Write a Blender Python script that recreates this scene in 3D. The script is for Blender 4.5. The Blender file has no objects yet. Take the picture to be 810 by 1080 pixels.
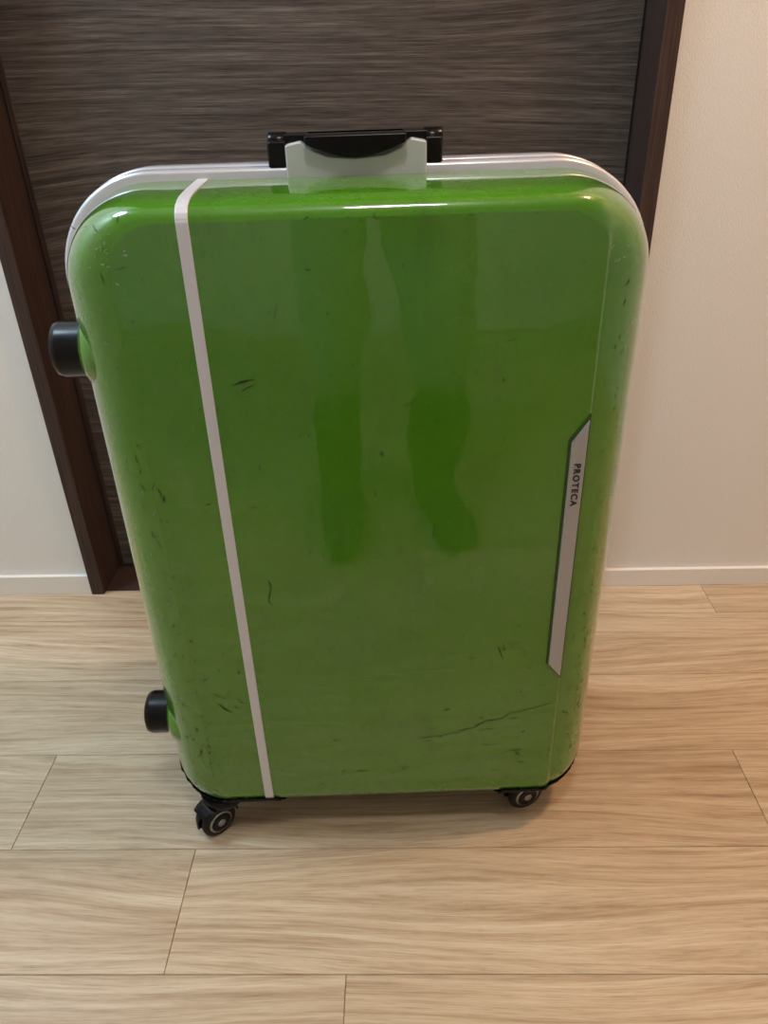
import bpy, math, random
from math import *
from mathutils import Vector as V, Matrix
random.seed(7)
sc=bpy.context.scene
sc.view_settings.view_transform='Standard'
sc.view_settings.look='None'

# ---------------------------------------------------------------- helpers
def link(o,parent=None):
    bpy.context.collection.objects.link(o)
    if parent: o.parent=parent
    return o
def mesh(name,verts,faces,mat=None,parent=None,smooth=False):
    m=bpy.data.meshes.new(name); m.from_pydata([tuple(v) for v in verts],[],faces); m.update()
    o=bpy.data.objects.new(name,m); link(o,parent)
    if mat: m.materials.append(mat)
    if smooth:
        for p in m.polygons: p.use_smooth=True
    return o
def box(name,a,b,mat,parent=None,bev=0,seg=2):
    x0,y0,z0=a;x1,y1,z1=b
    vs=[(x0,y0,z0),(x1,y0,z0),(x1,y1,z0),(x0,y1,z0),(x0,y0,z1),(x1,y0,z1),(x1,y1,z1),(x0,y1,z1)]
    fs=[(0,3,2,1),(4,5,6,7),(0,1,5,4),(1,2,6,5),(2,3,7,6),(3,0,4,7)]
    o=mesh(name,vs,fs,mat,parent)
    if bev: bevel(o,bev,seg)
    return o
def bevel(o,w,seg=2):
    md=o.modifiers.new('b','BEVEL'); md.width=w; md.segments=seg; md.limit_method='ANGLE'; md.angle_limit=radians(35)
    for p in o.data.polygons: p.use_smooth=True
    md.harden_normals=True
def prism(name,poly,y0,y1,mat,parent=None,bev=0,seg=2):
    n=len(poly)
    vs=[(p[0],y0,p[1]) for p in poly]+[(p[0],y1,p[1]) for p in poly]
    fs=[tuple(range(n)),tuple(range(2*n-1,n-1,-1))]
    for k in range(n):
        k2=(k+1)%n; fs.append((k,k+n,k2+n,k2))
    o=mesh(name,vs,fs,mat,parent)
    if bev: bevel(o,bev,seg)
    return o
def lathe(name,prof,axis_mat,mat,parent=None,n=48,smooth=True):
    vs=[];fs=[]
    for r,h in prof:
        for k in range(n):
            a=2*pi*k/n; vs.append(axis_mat@V((r*cos(a),r*sin(a),h)))
    for i in range(len(prof)-1):
        for k in range(n):
            k2=(k+1)%n; fs.append((i*n+k,i*n+k2,(i+1)*n+k2,(i+1)*n+k))
    fs.append(tuple(range(n-1,-1,-1))); fs.append(tuple(range((len(prof)-1)*n,len(prof)*n)))
    o=mesh(name,vs,fs,mat,parent)
    for p in o.data.polygons:
        if len(p.vertices)==4 and smooth: p.use_smooth=True
    return o

# ---------------------------------------------------------------- materials
def newmat(name):
    m=bpy.data.materials.new(name); m.use_nodes=True
    nt=m.node_tree; b=nt.nodes['Principled BSDF']
    return m,nt,b
def N(nt,t,**kw):
    n=nt.nodes.new(t)
    for k,v in kw.items():
        if k.startswith('_'): setattr(n,k[1:],v)
        else: n.inputs[k].default_value=v
    return n
def L(nt,a,b): nt.links.new(a,b)
def ramp(nt,fac,stops):
    r=nt.nodes.new('ShaderNodeValToRGB')
    e=r.color_ramp.elements
    while len(e)<len(stops): e.new(.5)
    for el,(p,c) in zip(e,stops):
        el.position=p; el.color=(c[0],c[1],c[2],1) if not isinstance(c,(int,float)) else (c,c,c,1)
    L(nt,fac,r.inputs[0]); return r
def mix(nt,fac,a,b,mode='MIX'):
    n=nt.nodes.new('ShaderNodeMix'); n.data_type='RGBA'; n.blend_type=mode
    for s,val in ((0,fac),(6,a),(7,b)):
        if isinstance(val,(int,float)): n.inputs[s].default_value=val
        elif isinstance(val,tuple): n.inputs[s].default_value=(*val,1)
        else: L(nt,val,n.inputs[s])
    return n.outputs[2]
def mapping(nt,src,scale=(1,1,1),loc=(0,0,0),rot=(0,0,0)):
    n=nt.nodes.new('ShaderNodeMapping'); n.inputs['Scale'].default_value=scale; n.inputs['Location'].default_value=loc; n.inputs['Rotation'].default_value=rot
    L(nt,src,n.inputs['Vector']); return n.outputs[0]
def lin(r,g,b):
    f=lambda c:((c/255+.055)/1.055)**2.4 if c/255>.04045 else c/255/12.92
    return (f(r),f(g),f(b))
def simple(name,col,rough=.5,metal=0,coat=0,spec=.5):
    m,nt,b=newmat(name)
    b.inputs['Base Color'].default_value=(*col,1); b.inputs['Roughness'].default_value=rough
    b.inputs['Metallic'].default_value=metal; b.inputs['Coat Weight'].default_value=coat
    b.inputs['Specular IOR Level'].default_value=spec
    tc=N(nt,'ShaderNodeTexCoord'); nz=N(nt,'ShaderNodeTexNoise',Scale=400.0,Detail=2.0); L(nt,tc.outputs['Object'],nz.inputs['Vector'])
    bp=N(nt,'ShaderNodeBump',Strength=.03,Distance=.001); L(nt,nz.outputs[0],bp.inputs['Height']); L(nt,bp.outputs[0],b.inputs['Normal'])
    return m

def wall_mat():
    m,nt,b=newmat('wallpaper')
    b.inputs['Base Color'].default_value=(*lin(230,229,226),1); b.inputs['Roughness'].default_value=.85
    tc=N(nt,'ShaderNodeTexCoord')
    v=mapping(nt,tc.outputs['Object'],(1,1,.6))
    nz=N(nt,'ShaderNodeTexNoise',Scale=420.0,Detail=2.0); L(nt,v,nz.inputs['Vector'])
    bp=N(nt,'ShaderNodeBump',Strength=.45,Distance=.0016); L(nt,nz.outputs[0],bp.inputs['Height']); L(nt,bp.outputs[0],b.inputs['Normal'])
    return m
def door_mat():
    m,nt,b=newmat('dark_oak_laminate')
    tc=N(nt,'ShaderNodeTexCoord'); o=tc.outputs['Object']
    nz=N(nt,'ShaderNodeTexNoise',Scale=1.0,Detail=0.5,Roughness=.3); L(nt,mapping(nt,o,(1.3,1,4.5),(2.3,0,1.2)),nz.inputs['Vector'])
    ml=N(nt,'ShaderNodeMath',_operation='MULTIPLY'); L(nt,nz.outputs[0],ml.inputs[0]); ml.inputs[1].default_value=15.0
    cx=N(nt,'ShaderNodeSeparateXYZ'); L(nt,o,cx.inputs[0])
    cb=N(nt,'ShaderNodeCombineXYZ'); 
    mx=N(nt,'ShaderNodeMath',_operation='MULTIPLY'); L(nt,cx.outputs[0],mx.inputs[0]); mx.inputs[1].default_value=2.4
    mz=N(nt,'ShaderNodeMath',_operation='MULTIPLY_ADD'); L(nt,cx.outputs[2],mz.inputs[0]); mz.inputs[1].default_value=120.0; L(nt,ml.outputs[0],mz.inputs[2])
    L(nt,mx.outputs[0],cb.inputs[0]); L(nt,mz.outputs[0],cb.inputs[2])
    g=N(nt,'ShaderNodeTexNoise',Scale=1.0,Detail=6.0,Roughness=.75); L(nt,cb.outputs[0],g.inputs['Vector'])
    c=ramp(nt,g.outputs[0],[(.32,lin(52,46,43)),(.48,lin(80,73,69)),(.53,lin(88,81,76)),(.68,lin(116,108,102))]).outputs[0]
    fine=N(nt,'ShaderNodeTexNoise',Scale=1.0,Detail=4.0,Roughness=.7)
    cb2=N(nt,'ShaderNodeCombineXYZ'); mx2=N(nt,'ShaderNodeMath',_operation='MULTIPLY'); L(nt,cx.outputs[0],mx2.inputs[0]); mx2.inputs[1].default_value=14.0
    mz2=N(nt,'ShaderNodeMath',_operation='MULTIPLY'); L(nt,mz.outputs[0],mz2.inputs[0]); mz2.inputs[1].default_value=3.4
    L(nt,mx2.outputs[0],cb2.inputs[0]); L(nt,mz2.outputs[0],cb2.inputs[2]); L(nt,cb2.outputs[0],fine.inputs['Vector'])
    fr2=ramp(nt,fine.outputs[0],[(.38,.5),(.5,1.0),(.63,1.4)])
    c=mix(nt,.85,c,fr2.outputs[0],'MULTIPLY')
    L(nt,c,b.inputs['Base Color']); b.inputs['Roughness'].default_value=.45; b.inputs['Specular IOR Level'].default_value=.3
    bp=N(nt,'ShaderNodeBump',Strength=.2,Distance=.0008); L(nt,fine.outputs[0],bp.inputs['Height']); L(nt,bp.outputs[0],b.inputs['Normal'])
    return m
def frame_mat():
    m,nt,b=newmat('dark_brown_frame')
    tc=N(nt,'ShaderNodeTexCoord'); o=tc.outputs['Object']
    fine=N(nt,'ShaderNodeTexNoise',Scale=1.0,Detail=4.0,Roughness=.65); L(nt,mapping(nt,o,(260,260,6)),fine.inputs['Vector'])
    r=ramp(nt,fine.outputs[0],[(.3,lin(42,31,29)),(.55,lin(66,50,45)),(.8,lin(92,72,64))])
    L(nt,r.outputs[0],b.inputs['Base Color']); b.inputs['Roughness'].default_value=.5; b.inputs['Specular IOR Level'].default_value=.3
    return m
def floor_mat():
    m,nt,b=newmat('light_oak_planks')
    tc=N(nt,'ShaderNodeTexCoord'); o=tc.outputs['Object']
    at=N(nt,'ShaderNodeAttribute',_attribute_name='plank')
    off=N(nt,'ShaderNodeVectorMath',_operation='SCALE'); L(nt,at.outputs['Color'],off.inputs[0]); off.inputs['Scale'].default_value=37.0
    ad=N(nt,'ShaderNodeVectorMath',_operation='ADD'); L(nt,o,ad.inputs[0]); L(nt,off.outputs[0],ad.inputs[1]); p=ad.outputs[0]
    nz=N(nt,'ShaderNodeTexNoise',Scale=1.0,Detail=0.5,Roughness=.3); L(nt,mapping(nt,p,(1.8,8.0,1)),nz.inputs['Vector'])
    ml=N(nt,'ShaderNodeMath',_operation='MULTIPLY'); L(nt,nz.outputs[0],ml.inputs[0]); ml.inputs[1].default_value=7.0
    sx=N(nt,'ShaderNodeSeparateXYZ'); L(nt,p,sx.inputs[0])
    mx=N(nt,'ShaderNodeMath',_operation='MULTIPLY'); L(nt,sx.outputs[0],mx.inputs[0]); mx.inputs[1].default_value=2.6
    my=N(nt,'ShaderNodeMath',_operation='MULTIPLY_ADD'); L(nt,sx.outputs[1],my.inputs[0]); my.inputs[1].default_value=80.0; L(nt,ml.outputs[0],my.inputs[2])
    cb=N(nt,'ShaderNodeCombineXYZ'); L(nt,mx.outputs[0],cb.inputs[0]); L(nt,my.outputs[0],cb.inputs[1])
    g=N(nt,'ShaderNodeTexNoise',Scale=1.0,Detail=6.0,Roughness=.72); L(nt,cb.outputs[0],g.inputs['Vector'])
    cb2=N(nt,'ShaderNodeCombineXYZ'); mx2=N(nt,'ShaderNodeMath',_operation='MULTIPLY'); L(nt,sx.outputs[0],mx2.inputs[0]); mx2.inputs[1].default_value=18.0
    my2=N(nt,'ShaderNodeMath',_operation='MULTIPLY'); L(nt,my.outputs[0],my2.inputs[0]); my2.inputs[1].default_value=5.5
    L(nt,mx2.outputs[0],cb2.inputs[0]); L(nt,my2.outputs[0],cb2.inputs[1])
    fine=N(nt,'ShaderNodeTexNoise',Scale=1.0,Detail=4.0,Roughness=.75); L(nt,cb2.outputs[0],fine.inputs['Vector'])
    strip=N(nt,'ShaderNodeTexNoise',Scale=1.0,Detail=2.0); L(nt,mapping(nt,p,(.8,10,1)),strip.inputs['Vector'])
    base=ramp(nt,g.outputs[0],[(.30,lin(152,128,102)),(.43,lin(184,163,136)),(.56,lin(201,184,158)),(.70,lin(213,200,178))])
    c=base.outputs[0]
    st=ramp(nt,strip.outputs[0],[(.32,(.81,.76,.70)),(.5,(.97,.96,.94)),(.65,(1.05,1.05,1.05))])
    c=mix(nt,.85,c,st.outputs[0],'MULTIPLY')
    fr2=ramp(nt,fine.outputs[0],[(.34,.70),(.5,.98),(.66,1.09)])
    c=mix(nt,.8,c,fr2.outputs[0],'MULTIPLY')
    sp=N(nt,'ShaderNodeSeparateColor'); L(nt,at.outputs['Color'],sp.inputs[0])
    tone=ramp(nt,sp.outputs[0],[(0,(.91,.89,.86)),(1,(1.03,1.03,1.03))])
    c=mix(nt,1.0,c,tone.outputs[0],'MULTIPLY')
    L(nt,c,b.inputs['Base Color']); b.inputs['Specular IOR Level'].default_value=.4
    rr=ramp(nt,fine.outputs[0],[(.3,.44),(.7,.30)]); L(nt,rr.outputs[0],b.inputs['Roughness'])
    bp=N(nt,'ShaderNodeBump',Strength=.12,Distance=.0006); L(nt,fine.outputs[0],bp.inputs['Height']); L(nt,bp.outputs[0],b.inputs['Normal'])
    return m
def green_mat():
    m,nt,b=newmat('green_polycarbonate')
    tc=N(nt,'ShaderNodeTexCoord'); o=tc.outputs['Object']
    nz=N(nt,'ShaderNodeTexNoise',Scale=4.0,Detail=3.0); L(nt,o,nz.inputs['Vector'])
    c=ramp(nt,nz.outputs[0],[(.3,(.047,.192,.0022)),(.7,(.062,.224,.0038))]).outputs[0]
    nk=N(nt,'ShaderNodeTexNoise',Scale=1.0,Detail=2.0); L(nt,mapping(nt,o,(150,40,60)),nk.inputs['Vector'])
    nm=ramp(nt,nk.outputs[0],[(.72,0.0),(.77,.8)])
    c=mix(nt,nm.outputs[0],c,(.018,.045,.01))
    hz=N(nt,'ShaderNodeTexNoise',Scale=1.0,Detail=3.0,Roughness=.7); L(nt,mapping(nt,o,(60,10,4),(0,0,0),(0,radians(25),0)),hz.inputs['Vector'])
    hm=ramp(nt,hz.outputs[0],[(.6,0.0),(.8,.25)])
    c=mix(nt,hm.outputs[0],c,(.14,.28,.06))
    gr=N(nt,'ShaderNodeTexNoise',Scale=1.0,Detail=5.0,Roughness=.75); L(nt,mapping(nt,o,(16,8,8),(5,0,2)),gr.inputs['Vector'])
    gm=ramp(nt,gr.outputs[0],[(.56,0.0),(.74,.5)])
    c=mix(nt,gm.outputs[0],c,(.03,.10,.006))
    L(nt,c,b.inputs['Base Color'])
    b.inputs['Specular IOR Level'].default_value=.25
    b.inputs['Coat Weight'].default_value=1.0; b.inputs['Coat Roughness'].default_value=.025; b.inputs['Coat IOR'].default_value=1.62
    sm=N(nt,'ShaderNodeTexNoise',Scale=9.0,Detail=6.0,Roughness=.7); L(nt,o,sm.inputs['Vector'])
    rr=ramp(nt,sm.outputs[0],[(.35,.2),(.7,.36)]); L(nt,rr.outputs[0],b.inputs['Roughness'])
    wv=N(nt,'ShaderNodeTexNoise',Scale=8.0,Detail=1.5); L(nt,o,wv.inputs['Vector'])
    bp=N(nt,'ShaderNodeBump',Strength=.34,Distance=.006); L(nt,wv.outputs[0],bp.inputs['Height'])
    L(nt,bp.outputs[0],b.inputs['Normal']); L(nt,bp.outputs[0],b.inputs['Coat Normal'])
    return m
M_wall=wall_mat(); M_door=door_mat(); M_frame=frame_mat(); M_floor=floor_mat(); M_green=green_mat()
M_white=simple('white_trim',lin(232,230,226),.45)
M_ceil=simple('ceiling_paint',lin(235,232,226),.9)
M_dark=simple('dark_gap',(.01,.008,.007),.9)
M_rim=simple('pearl_aluminium_frame',lin(204,208,218),.25,.5,.3)
M_stripe=simple('white_stripe_plastic',lin(206,208,216),.35,.1,.2)
M_silver=simple('brushed_silver',lin(174,179,186),.35,.6)
M_silver2=simple('pale_silver_housing',lin(196,199,205),.35,.15,.2)
M_black=simple('black_plastic',(.003,.003,.0035),.24,0,0,.2)
M_rubber=simple('black_rubber',(.006,.006,.006),.5,0,0,.3)
M_chrome=simple('hub_metal',lin(150,150,152),.25,.9)
M_ink=simple('black_ink',(.01,.01,.01),.5)
M_dkgreen=simple('shadow_green_edge',(.02,.06,.004),.5)
M_scuff=simple('scuff_dark',(.012,.030,.009),.7)
M_scuffl=simple('scuff_light',(.28,.40,.22),.6)
M_trouser=simple('beige_trousers',(.34,.33,.30),.85)
M_shirt=simple('grey_shirt',(.16,.16,.17),.9)
M_skin=simple('skin',lin(205,160,130),.55)
M_hair=simple('black_hair',(.008,.006,.005),.5)
M_shoe=simple('black_boots',(.015,.014,.014),.6)

# ---------------------------------------------------------------- room
YW=1.312; XL,XR=-1.7,1.7; YB=-1.9; ZC=2.5
HL,HR=-.664,.407; DT=2.25
box('wall_left',(XL-.1,YB-.1,0),(XL,YW+.1,ZC),M_wall)
box('wall_right',(XR,YB-.1,0),(XR+.1,YW+.1,ZC),M_wall)
box('wall_front',(XL,YB-.1,0),(XR,YB,ZC),M_wall)
wv=[];wf=[]
def addbox(a,b):
    n=len(wv);x0,y0,z0=a;x1,y1,z1=b
    wv.extend([(x0,y0,z0),(x1,y0,z0),(x1,y1,z0),(x0,y1,z0),(x0,y0,z1),(x1,y0,z1),(x1,y1,z1),(x0,y1,z1)])
    wf.extend([tuple(n+i for i in f) for f in [(0,3,2,1),(4,5,6,7),(0,1,5,4),(1,2,6,5),(2,3,7,6),(3,0,4,7)]])
addbox((XL,YW,0),(HL+.005,YW+.12,ZC)); addbox((HR-.005,YW,0),(XR,YW+.12,ZC)); addbox((HL+.005,YW,DT-.005),(HR-.005,YW+.12,ZC))
mesh('wall_back',wv,wf,M_wall)
box('ceiling',(XL-.1,YB-.1,ZC),(XR+.1,YW+.12,ZC+.1),M_ceil)
box('baseboard_left',(XL,YW-.009,0),(HL,YW,.046),M_white,bev=.0015)
box('baseboard_right',(HR,YW-.009,0),(XR,YW,.041),M_white,bev=.0015)
fr=bpy.data.objects.new('door_frame',None); link(fr)
box('jamb_left',(HL,YW-.012,0),(HL+.027,YW+.115,DT),M_frame,fr,.002)
box('jamb_right',(HR-.027,YW-.012,0),(HR,YW+.115,DT),M_frame,fr,.002)
box('head',(HL+.027,YW-.012,DT-.027),(HR-.027,YW+.115,DT),M_frame,fr,.002)
dr=bpy.data.objects.new('door_1',None); link(dr)
box('leaf',(HL+.031,YW+.088,.008),(HR-.030,YW+.118,DT-.031),M_door,dr,.0015)
box('edge_strip',(HL+.031,YW+.0865,.008),(HL+.040,YW+.0885,DT-.031),M_frame,dr)
box('threshold',(HL+.02,YW+.0,-.004),(HR-.02,YW+.12,.0008),M_frame,dr)
W=.1735;LEN=1.083
fv=[];ff=[];fc=[]
joint={-1:-.081,0:-.305,1:-.571,2:.20,3:-.33,4:.610}
k0=int((YB-.518)/W)-1
for k in range(k0,6):
    ya=.518+k*W; yb=ya+W
    ya=max(ya,YB); yb=min(yb,YW+.12)
    if yb<=ya: continue
    j=joint.get(k,random.uniform(0,LEN))
    x=j-LEN*ceil((j-XL)/LEN)
    while x<XR:
        a=max(x,XL);b_=min(x+LEN,XR)
        if b_>a:
            g=.0008;n=len(fv);bz=-.0016;h_=.0001
            fv+=[(a+g,ya+g,0),(b_-g,ya+g,0),(b_-g,yb-g,0),(a+g,yb-g,0),(a+h_,ya+h_,bz),(b_-h_,ya+h_,bz),(b_-h_,yb-h_,bz),(a+h_,yb-h_,bz)]
            ff+=[(n,n+1,n+2,n+3),(n+4,n+5,n+1,n),(n+5,n+6,n+2,n+1),(n+6,n+7,n+3,n+2),(n+7,n+4,n,n+3)]
            c=(random.random(),random.random(),random.random(),1); fc+=[c]*8
        x+=LEN
fl=mesh('floor',fv,ff,M_floor)
ca=fl.data.color_attributes.new('plank','FLOAT_COLOR','POINT')
for i,c in enumerate(fc): ca.data[i].color=c
box('floor_slab',(XL-.1,YB-.1,-.1),(XR+.1,YW+.12,-.002),M_dark,fl)

# ---------------------------------------------------------------- suitcase
S=bpy.data.objects.new('suitcase',None); link(S); S.location=(-.02,.72,0); S.rotation_euler=(0,0,radians(2))
BL,BR_,BB,BT=-.323,.2835,.058,.859
XC=.210
prof=[(0,.122),(.0045,.10),(.009,.08),(.014,.06),(.020,.045),(.026,.033),(.032,.024),(.039,.016),(.046,.010),(.053,.006),(.061,.003),(.070,.001),(.078,0)]
prof+=[(i,0) for i in (.085,.1,.12,.145,.17,.2,.23,.26,.285)]
def it(i):
    j=min(i,.078); s=max(0,min(1,(j-.026)/.052)); 
    return .11*j+.0125*s**1.6+max(0,i-.078)
def ibm(i):
    j=min(i,.078); s=max(0,min(1,(j-.02)/.058)); 
    return .14*j+.017*s**1.5+max(0,i-.078)
def bounds(i):
    return BL+i,BR_-(i-.10*min(i,.078)),BB+ibm(i),BT-it(i)
def crown(x,z):
    a=max(0,1-((x+.02)/.25)**2); c=max(0,1-((z-.455)/.39)**2); return .005*a*c
def facet(x,t):
    if x<=XC: return 0
    s=min(1,(x-XC)/.003); s=s*s*(3-2*s)
    return (.0048*s+.07*(x-XC))*max(0,1-t/.12)
NS=(170,40,170,40); NCn=22
def ring(i,grow=0):
    l,r,b,t=bounds(i); l-=grow;r+=grow*.35;b-=grow;t+=grow
    hw=(r-l)/2
    rt=min(max(.097+grow-.65*i,.02),hw*.98); rb=min(max(.060+grow-.42*i,.02),hw*.98)
    pts=[];tags=[]
    def line(a,c,n,tag):
        for k in range(n): 
            f=k/n; pts.append((a[0]+(c[0]-a[0])*f,a[1]+(c[1]-a[1])*f)); tags.append(tag)
    def arc(cx,cz,rad,a0,tag):
        for k in range(NCn):
            a=a0+pi/2*k/NCn; pts.append((cx+rad*cos(a),cz+rad*sin(a))); tags.append(tag)
    line((l+rb,b),(r-rb,b),NS[0],0); arc(r-rb,b+rb,rb,-pi/2,1)
    line((r,b+rb),(r,t-rt),NS[1],2); arc(r-rt,t-rt,rt,0,3)
    line((r-rt,t),(l+rt,t),NS[2],4); arc(l+rt,t-rt,rt,pi/2,5)
    line((l,t-rt),(l,b+rb),NS[3],6); arc(l+rb,b+rb,rb,pi,7)
    return pts,tags
NR=sum(NS)+4*NCn
def shell(name,front=True,mat=M_green,prof=prof):
    vs=[];fs=[]
    for i,t in prof:
        pts,_=ring(i)
        for x,z in pts:
            if front: y=t+facet(x,t)-(crown(x,z) if i>=.03 else 0)
            else: y=.285-t*.95
            vs.append((x,y,z))
    for a in range(len(prof)-1):
        for k in range(NR):
            k2=(k+1)%NR; q=(a*NR+k,a*NR+k2,(a+1)*NR+k2,(a+1)*NR+k)
            fs.append(q if front else q[::-1])
    last=list(range((len(prof)-1)*NR,len(prof)*NR)); 
    if not front: last=last[::-1]
    fs.append(tuple(last))
    return mesh(name,vs,fs,mat,S,True)
fp=sorted(set(prof+[(.036,.0195),(.043,.0125),(.0735,.0006),(.0752,.0002),(.0785,0),(.0800,0),(.0812,0),(.0825,0)]))
sh=shell('front_shell',True,prof=fp)
shell('back_shell',False,prof=prof)
rp=[(-.004,.116),(.006,.117),(.0090,.119),(.0100,.123),(.0100,.1315),(.0088,.1340),(.0062,.1345),(.0062,.1380),(.0095,.1385),(.0112,.141),(.0112,.150),(.0095,.1525),(.0062,.153),(.0062,.1565),(.0095,.157),(.0100,.167),(.006,.170),(-.004,.171)]
vs=[];fs=[]
for g,t in rp:
    pts,_=ring(0,g)
    vs+=[(x,t,z) for x,z in pts]
for a in range(len(rp)-1):
    for k in range(NR):
        k2=(k+1)%NR; fs.append((a*NR+k,(a+1)*NR+k,(a+1)*NR+k2,a*NR+k2)[::-1])
rim=mesh('aluminium_rim',vs,fs,M_rim,S,True)

def front_t(x,z):
    lo,hi=0,.285
    def inside(i):
        l,r,b,t=bounds(i); 
        return l<=x<=r and b<=z<=t
    for _ in range(40):
        mi=(lo+hi)/2
        if inside(mi): lo=mi
        else: hi=mi
    i=lo; t=0
    for (i0,t0),(i1,t1) in zip(prof[:-1],prof[1:]):
        if i0<=i<=i1: t=t0+(t1-t0)*(i-i0)/(i1-i0)
    return t+facet(x,t)-(crown(x,z) if i>=.03 else 0)
def strip_path():
    P=[]
    fpp=[p for p in fp if p[0]<=.078]
    for i,t in fpp: P.append((t,BT-it(i)))
    zt=BT-it(.078); zb=BB+ibm(.078)
    for k in range(1,40): P.append((0,zt+(zb-zt)*k/40))
    for i,t in fpp[::-1]: P.append((t,BB+ibm(i)))
    return P
P=strip_path(); vs=[];fs=[]
for n,(t,z) in enumerate(P):
    a=P[max(0,n-1)];b=P[min(len(P)-1,n+1)]
    d=V((b[0]-a[0],b[1]-a[1])).normalized(); nx,nz=d[1],-d[0]
    f=1-(z-BB)/(BT-BB)
    xa=-.1790-.001*f; xb=-.1675-.001*f
    for x,h in ((xa,-.0005),(xa,.0009),(xa+.001,.0014),(xb-.001,.0014),(xb,.0009),(xb,-.0005)):
        tt=t-(crown(x,z) if t<.024 else 0)
        vs.append((x,tt+nx*h,z+nz*h))
for n in range(len(P)-1):
    for k in range(5): fs.append((n*6+k,n*6+k+1,(n+1)*6+k+1,(n+1)*6+k)[::-1])
mesh('white_stripe',vs,fs,M_stripe,S)
def plate(name,poly,h0,h1,mat,bev):
    n=len(poly); vs=[(x,-h1,z) for x,z in poly]+[(x,h0,z) for x,z in poly]
    fs=[tuple(range(n)),tuple(range(2*n-1,n-1,-1))]+[(k,k+n,(k+1)%n+n,(k+1)%n) for k in range(n)]
    o=mesh(name,vs,fs,mat,S); bevel(o,bev); return o
bp=[(.1935,.311),(.2098,.290),(.2098,.637),(.1935,.612)]
bo=[(.1910,.3105),(.2116,.285),(.2116,.642),(.1910,.6135)]
plate('badge_shadow_line',bo,.004,.0032,M_dkgreen,.0008)  # dark green outline, paints the shadow line around the plate
plate('badge_plate',bp,.003,.0056,M_silver,.0012)
tcv=bpy.data.curves.new('badge_lettering','FONT'); tcv.body='PROTECA'; tcv.size=.0096; tcv.extrude=.0002; tcv.offset=.00032; tcv.space_character=1.3
tob=bpy.data.objects.new('badge_lettering',tcv); link(tob,S); tcv.materials.append(M_ink)
tob.matrix_local=Matrix(((0,1,0,.1986),(0,0,-1,-.0060),(-1,0,0,.588),(0,0,0,1)))
H=bpy.data.objects.new('carry_handle',None); link(H,S)
hp=[(-.088,.853),(.052,.853),(.052,.888),(.037,.891),(.026,.883),(.010,.877),(-.018,.875),(-.046,.877),(-.062,.883),(-.073,.891),(-.088,.888)]
prism('handle_housing',hp,.1145,.168,M_silver2,H,.002)
gp=[]
for k in range(13):
    f=k/12; x=-.068+.100*f; gp.append((x,.889-.013*sin(pi*f)))
gp=gp+[(.032,.897),(-.068,.897)]
prism('grip',gp,.104,.150,M_black,H,.0025,3)
box('grip_bar',(-.090,.128,.888),(.054,.152,.897),M_black,H,.002)
for n,(a,b) in enumerate(((-.106,-.087),(.051,.068))):
    box('hinge_block_%d'%(n+1),(a,.118,.866),(b,.160,.892),M_black,H,.003)
    cx=(a+b)/2
    lathe('hinge_pin_%d'%(n+1),[(.009,-.0100),(.0105,-.0085),(.0105,.0085),(.009,.0100)],Matrix.Translation((cx,.140,.888))@Matrix.Rotation(pi/2,4,'Y'),M_black,H)
for n,z in enumerate((.708,.190)):
    T=Matrix.Translation((-.2885,.062,z))@Matrix.Rotation(-pi/2,4,'Y')
    lathe('side_foot_%d'%(n+1),[(.026,-.01),(.030,.0),(.030,.012),(.029,.014),(.029,.040),(.027,.046),(.020,.049)],T,M_black,S)
    lathe('side_foot_boss_%d'%(n+1),[(.052,-.04),(.050,-.02),(.046,-.002),(.041,.008),(.034,.014)],T,M_green,S)
def corner_guard(name,side):
    rings_=[p for p in fp if p[0]<=.0745]
    vs=[];fs=[];idx=None
    n0=NS[0]
    for i,t in rings_:
        pts,tags=ring(i,.0022)
        if idx is None:
            if side<0: idx=list(range(NR-17,NR))+[k for k in range(n0) if pts[k][0]<-.168]
            else: idx=[k for k in range(n0) if pts[k][0]>.150]+list(range(n0,n0+17))
        for k in idx:
            x,z=pts[k]; vs.append((x,t+facet(x,t)-.0022,z))
    m=len(idx)
    for a in range(len(rings_)-1):
        for k in range(m-1):
            u=k/(m-1)
            if side>0: u=1-u
            lim=.071 if .3<u<.8 else (.071-.03*max(0,(u-.8)/.2) if u>=.8 else .071-.05*max(0,(.3-u)/.3))
            if rings_[a+1][0]<=lim:
                fs.append((a*m+k,a*m+k+1,(a+1)*m+k+1,(a+1)*m+k))
    o=mesh(name,vs,fs,M_black,S,True)
    md=o.modifiers.new('s','SOLIDIFY'); md.thickness=.003; md.offset=0
corner_guard('corner_guard_left',-1); corner_guard('corner_guard_right',1)
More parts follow.
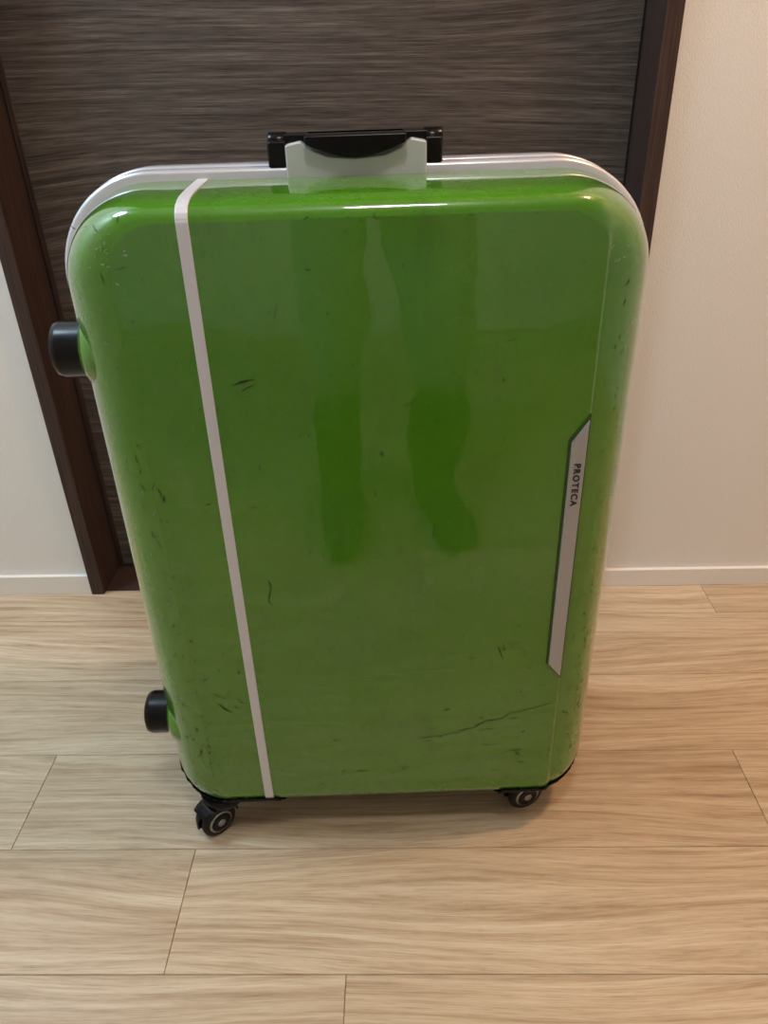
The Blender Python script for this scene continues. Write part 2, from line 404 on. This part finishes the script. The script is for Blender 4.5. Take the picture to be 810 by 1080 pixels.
def castor(name,px,py,ang,R=.026,off=.020):
    E=bpy.data.objects.new(name,None); link(E,S); E.location=(px,py,0)
    lathe('base',[(.020,.047),(.026,.050),(.032,.060),(.032,.072)],Matrix.Identity(4),M_black,E)
    lathe('swivel',[(.012,.042),(.014,.044),(.014,.056)],Matrix.Identity(4),M_black,E)
    W_=bpy.data.objects.new('fork_pivot',None); link(W_,E); W_.rotation_euler=(0,0,ang)
    for s in (-1,1):
        T=Matrix.Translation((0,-off,R))@Matrix.Rotation(s*pi/2,4,'Y')
        lathe('tyre',[(R-.006,.002),(R-.001,.003),(R,.005),(R,.011),(R-.002,.0135),(R-.006,.0145)],T,M_rubber,W_)
        lathe('hub',[(.013,.0),(.0185,.0145),(.017,.0158),(.015,.0158)],T,M_chrome,W_)
        lathe('hub_cap',[(.0150,.01),(.0150,.0166),(.012,.0172)],T,M_black,W_)
        lathe('hub_centre',[(.006,.01),(.006,.0178),(.004,.0182)],T,M_chrome,W_)
    arm=[];inner=[]
    for k in range(11):
        a=radians(-15+k*20); arm.append((-off+(R+.004)*cos(a),R+(R+.003)*sin(a))); inner.append((-off+.010*cos(a),R+.010*sin(a)))
    poly=arm+inner[::-1]
    n=len(poly)
    vs=[(-.0022,y,z) for y,z in poly]+[(.0022,y,z) for y,z in poly]
    fs=[tuple(range(n)),tuple(range(2*n-1,n-1,-1))]+[(k,k+n,(k+1)%n+n,(k+1)%n) for k in range(n)]
    mesh('fork',vs,fs,M_black,W_)
    vs=[];fs=[]
    for k in range(11):
        a=radians(10+k*13)
        for x,r in ((-.0165,R+.0015),(-.0165,R+.004),(-.012,R+.0055),(.012,R+.0055),(.0165,R+.004),(.0165,R+.0015)):
            vs.append((x,-off+r*cos(a),R+r*sin(a)*.93))
    for k in range(10):
        for c in range(6): fs.append((k*6+c,k*6+(c+1)%6,(k+1)*6+(c+1)%6,(k+1)*6+c))
    mesh('mudguard',vs,fs,M_black,W_)
castor('castor_front_left',-.245,.030,radians(-48))
castor('castor_front_right',.207,.050,radians(-72))
castor('castor_rear_left',-.250,.235,radians(20))
castor('castor_rear_right',.212,.235,radians(160))
SC={'d':([],[]),'l':([],[])}
def scratch(pts,w,tone,lift=.0004):
    vs,fs=SC[tone]
    n=len(pts); b0=len(vs)
    for k,(x,z) in enumerate(pts):
        a=pts[max(0,k-1)];b=pts[min(n-1,k+1)]
        dx,dz=b[0]-a[0],b[1]-a[1];l=hypot(dx,dz) or 1
        ww=w*(.25+.75*sin(pi*(k+.5)/n))*random.uniform(.5,1.3)/2
        for s in (-1,1):
            X_=x-dz/l*ww*s;Z_=z+dx/l*ww*s
            vs.append((X_,front_t(X_,Z_)-lift,Z_))
    for k in range(n-1): fs.append((b0+2*k,b0+2*k+1,b0+2*k+3,b0+2*k+2))
def wig(x,z,dx,dz,n=7,j=.0006):
    return [(x+dx*k/(n-1)+random.uniform(-j,j),z+dz*k/(n-1)+random.uniform(-j,j)) for k in range(n)]
def cluster(x,z,rx,rz,cnt,ang,l0,l1,w0,w1,tone='d'):
    for _ in range(cnt):
        a=ang+random.gauss(0,.5); l=random.uniform(l0,l1)*.75
        cx=x+random.gauss(0,rx); cz=z+random.gauss(0,rz)
        cx=max(-.275,min(.25,cx)); cz=max(.095,min(.838,cz))
        scratch(wig(cx,cz,l*cos(a),l*sin(a),5,.0006),random.uniform(w0,w1)*1.25,tone)
for (x,z,dx,dz,w) in [(-.148,.686,.022,.006,.0016),(-.14,.680,.014,.006,.0012),(-.143,.690,.018,.001,.0012),(-.135,.44,-.004,-.016,.0016),(-.142,.425,.006,-.008,.0013),(-.137,.452,.003,-.012,.0015),
    (.02,.66,.012,.003,.0009),(.12,.72,.010,.004,.0009),(.13,.34,.008,-.02,.0014),(.136,.345,.004,-.012,.0014),
    (.085,.200,.020,.004,.0014),(.105,.204,.014,.012,.0015),(.119,.216,.022,.002,.0013),(.141,.218,.012,.012,.0009),(-.05,.13,.015,-.002,.0012),(-.13,.115,.008,-.003,.001),(-.22,.26,.014,-.014,.0026),(-.235,.30,.008,.004,.0014),(-.24,.8,.010,.002,.0008),
    (-.1,.75,.004,.016,.0006),(.05,.5,.003,.02,.0006),(.17,.16,-.015,-.003,.0014),(.16,.155,.01,-.007,.0014)]:
    scratch(wig(x,z,dx,dz),w,'d')
# long hairline crease across the lower right of the shell
scratch(wig(.02,.186,.075,.012,14,.0006),.0008,'d'); scratch(wig(.150,.226,.055,.016,12,.0006),.0008,'d')
scratch(wig(.03,.1885,.065,.011,12,.0006),.0006,'l'); scratch(wig(-.06,.300,.18,.010,18,.0005),.0005,'l')
cluster(-.252,.48,.010,.19,38,radians(80),.003,.014,.0005,.0012)
cluster(-.255,.17,.012,.04,26,radians(60),.002,.008,.0007,.0018)
cluster(-.20,.24,.02,.04,12,radians(-40),.003,.012,.0006,.0015)
cluster(.238,.26,.006,.10,34,radians(80),.002,.008,.0007,.0016)
cluster(.232,.60,.008,.12,16,radians(85),.002,.010,.0005,.0010)
cluster(.10,.17,.06,.04,26,radians(15),.003,.014,.0005,.0012)
cluster(.15,.33,.02,.04,9,radians(-60),.003,.012,.0005,.0011)
cluster(-.08,.13,.08,.02,20,radians(0),.002,.008,.0006,.0011)
cluster(-.10,.42,.05,.08,11,radians(70),.003,.008,.0005,.0009)
cluster(-.12,.62,.05,.10,8,radians(40),.003,.009,.0005,.0009)
cluster(.02,.70,.10,.09,10,radians(50),.003,.009,.0004,.0008)
cluster(0,.838,.12,.001,12,radians(0),.002,.008,.0005,.0010)
cluster(-.25,.812,.012,.012,22,radians(20),.002,.006,.0007,.0018,'l')
cluster(.225,.80,.010,.02,8,radians(60),.002,.006,.0006,.0012,'l')
cluster(-.262,.45,.008,.2,18,radians(85),.002,.007,.0006,.0013,'l')
cluster(.240,.25,.006,.09,14,radians(85),.002,.006,.0006,.0013,'l')
cluster(.0,.10,.15,.005,14,radians(0),.002,.009,.0005,.0012,'l')
mesh('wear_marks_dark',*SC['d'],M_scuff,S); mesh('wear_marks_light',*SC['l'],M_scuffl,S)

# ---------------------------------------------------------------- camera
f=811;th=radians(30.6);ps=radians(1.8);ro=radians(1.9)
F0=V((-sin(ps),cos(ps),0));R0=V((cos(ps),sin(ps),0));F=F0*cos(th)-V((0,0,1))*sin(th)
U0=R0.cross(F)
ri=cos(ro)*R0-sin(ro)*U0; up=cos(ro)*U0+sin(ro)*R0
cd=bpy.data.cameras.new('camera'); co=bpy.data.objects.new('camera',cd); link(co)
cd.sensor_fit='VERTICAL'; cd.sensor_height=36; cd.lens=36*f/1080; cd.clip_start=.01
mt=Matrix.Identity(4)
for r in range(3):
    mt[r][0]=ri[r]; mt[r][1]=up[r]; mt[r][2]=-F[r]
mt[2][3]=.96
co.matrix_world=mt
sc.camera=co

# ---------------------------------------------------------------- photographer (seen only as a reflection in the shell)
PH=bpy.data.objects.new('photographer',None); link(PH)
def skinned(name,pts,edges,mat,root=0,sub=2):
    m=bpy.data.meshes.new(name); m.from_pydata([p[0] for p in pts],edges,[]); m.update()
    o=bpy.data.objects.new(name,m); link(o,PH); m.materials.append(mat)
    md=o.modifiers.new('skin','SKIN'); md.use_smooth_shade=True
    for i,p in enumerate(pts):
        r=p[1]; sv=m.skin_vertices[0].data[i]
        sv.radius=(r,r) if isinstance(r,(int,float)) else r
        sv.use_root=(i==root)
    s=o.modifiers.new('sub','SUBSURF'); s.levels=sub; s.render_levels=sub
    return o
lx,rx=-.09,.17
skinned('trousers',[((.01,-.30,1.06),(.15,.11)),((.01,-.30,.98),(.17,.12)),((-.08,-.28,.86),.105),((lx+.01,-.22,.56),.085),((lx,-.22,.30),.070),
    ((.11,-.28,.86),.105),((rx-.02,-.22,.56),.085),((rx,-.22,.30),.070)],[(0,1),(1,2),(2,3),(3,4),(1,5),(5,6),(6,7)],M_trouser,1)
for n,x in enumerate((lx,rx)):
    skinned('boot_%d'%(n+1),[((x,-.22,.36),.082),((x,-.22,.24),.078),((x,-.22,.07),.064),((x*1.05,-.12,.056),.054),((x*1.12,-.03,.042),.046),((x*1.15,.025,.034),.033)],[(0,1),(1,2),(2,3),(3,4),(4,5)],M_shoe)
Wl=mt@V((-.085,-.20,.09)); Wr=mt@V((.105,-.20,.09))
skinned('shirt',[((.01,-.30,1.06),(.165,.115)),((.01,-.31,1.25),(.16,.11)),((.01,-.31,1.44),(.17,.11)),((.01,-.30,1.58),(.07,.06)),
    ((-.17,-.31,1.53),.065),((-.25,-.27,1.26),.050),(tuple(Wl+V((-.03,-.02,.01))),.038),
    ((.19,-.31,1.53),.065),((.27,-.27,1.26),.050),(tuple(Wr+V((.03,-.02,.01))),.038)],[(0,1),(1,2),(2,3),(2,4),(4,5),(5,6),(2,7),(7,8),(8,9)],M_shirt,0)
skinned('head',[((.01,-.30,1.56),.055),((.01,-.28,1.66),.055),((.01,-.25,1.72),(.075,.085)),((.01,-.245,1.80),(.088,.10)),((.01,-.27,1.88),(.075,.085))],[(0,1),(1,2),(2,3),(3,4)],M_skin,1)
skinned('nose',[((.01,-.165,1.80),.010),((.01,-.135,1.755),.015),((.01,-.155,1.745),.012)],[(0,1),(1,2)],M_skin)
skinned('mouth',[((-.016,-.158,1.705),.005),((.01,-.152,1.706),.008),((.036,-.158,1.705),.005)],[(0,1),(1,2)],simple('lips',lin(170,95,85),.5))
for n,s in enumerate((-1,1)):
    skinned('ear_%d'%(n+1),[((.01+s*.094,-.265,1.81),.012),((.01+s*.100,-.27,1.785),.014),((.01+s*.093,-.262,1.755),.010)],[(0,1),(1,2)],M_skin)
    skinned('eye_%d'%(n+1),[((.01+s*.024,-.160,1.792),.008),((.01+s*.042,-.163,1.792),.008)],[(0,1)],M_hair)
skinned('hair',[((.01,-.325,1.74),(.085,.06)),((.01,-.315,1.82),(.102,.085)),((.01,-.285,1.90),(.098,.10)),((.01,-.215,1.905),(.075,.045))],[(0,1),(1,2),(2,3)],M_hair,1)
def hand(name,s,W0):
    cxp=.012
    def w(x,y,z): return tuple(mt@V((cxp+s*x,y,z)))
    pts=[(tuple(W0),(.028)),(w(.066,-.165,.052),(.030)),(w(.058,-.135,.028),(.030))]; ed=[(0,1),(1,2)]
    for k,(y,l) in enumerate(((-.088,1.0),(-.108,1.08),(-.128,1.02),(-.146,.85))):
        b=len(pts); pts+=[(w(.058,y-.004,.008),.0105),(w(.050,y,-.010),.0095),(w(.050-.024*l,y+.002,-.013),.0088),(w(.050-.040*l,y+.003,-.010),.0078)]
        ed+=[(2,b),(b,b+1),(b+1,b+2),(b+2,b+3)]
    b=len(pts); pts+=[(w(.050,-.138,.036),.013),(w(.044,-.112,.028),.0110),(w(.034,-.092,.022),.0095)]
    ed+=[(2,b),(b,b+1),(b+1,b+2)]
    skinned(name,pts,ed,M_skin,1,2)
hand('hand_left',-1,Wl); hand('hand_right',1,Wr)
ph=box('phone',(-.028,-.152,.0045),(.052,.018,.0125),M_black,PH,.003); ph.matrix_world=mt

# ---------------------------------------------------------------- lights
def area(name,loc,rot,size,energy,col):
    l=bpy.data.lights.new(name,'AREA'); l.shape='DISK'; l.size=size; l.energy=energy; l.color=col
    o=bpy.data.objects.new(name,l); link(o); o.location=loc; o.rotation_euler=rot; return o
area('ceiling_light_warm',(1.05,.85,2.47),(0,0,0),.2,22,(1,.54,.26))
area('ceiling_light_main',(.05,.05,2.47),(0,0,0),.3,13,(1,.97,.93))
area('ceiling_light_cool',(-1.35,.85,2.3),(0,radians(0),0),.5,27,(.62,.83,1))
w=bpy.data.worlds.new('w'); sc.world=w; w.use_nodes=True
w.node_tree.nodes['Background'].inputs[0].default_value=(.9,.95,1,1); w.node_tree.nodes['Background'].inputs[1].default_value=.3
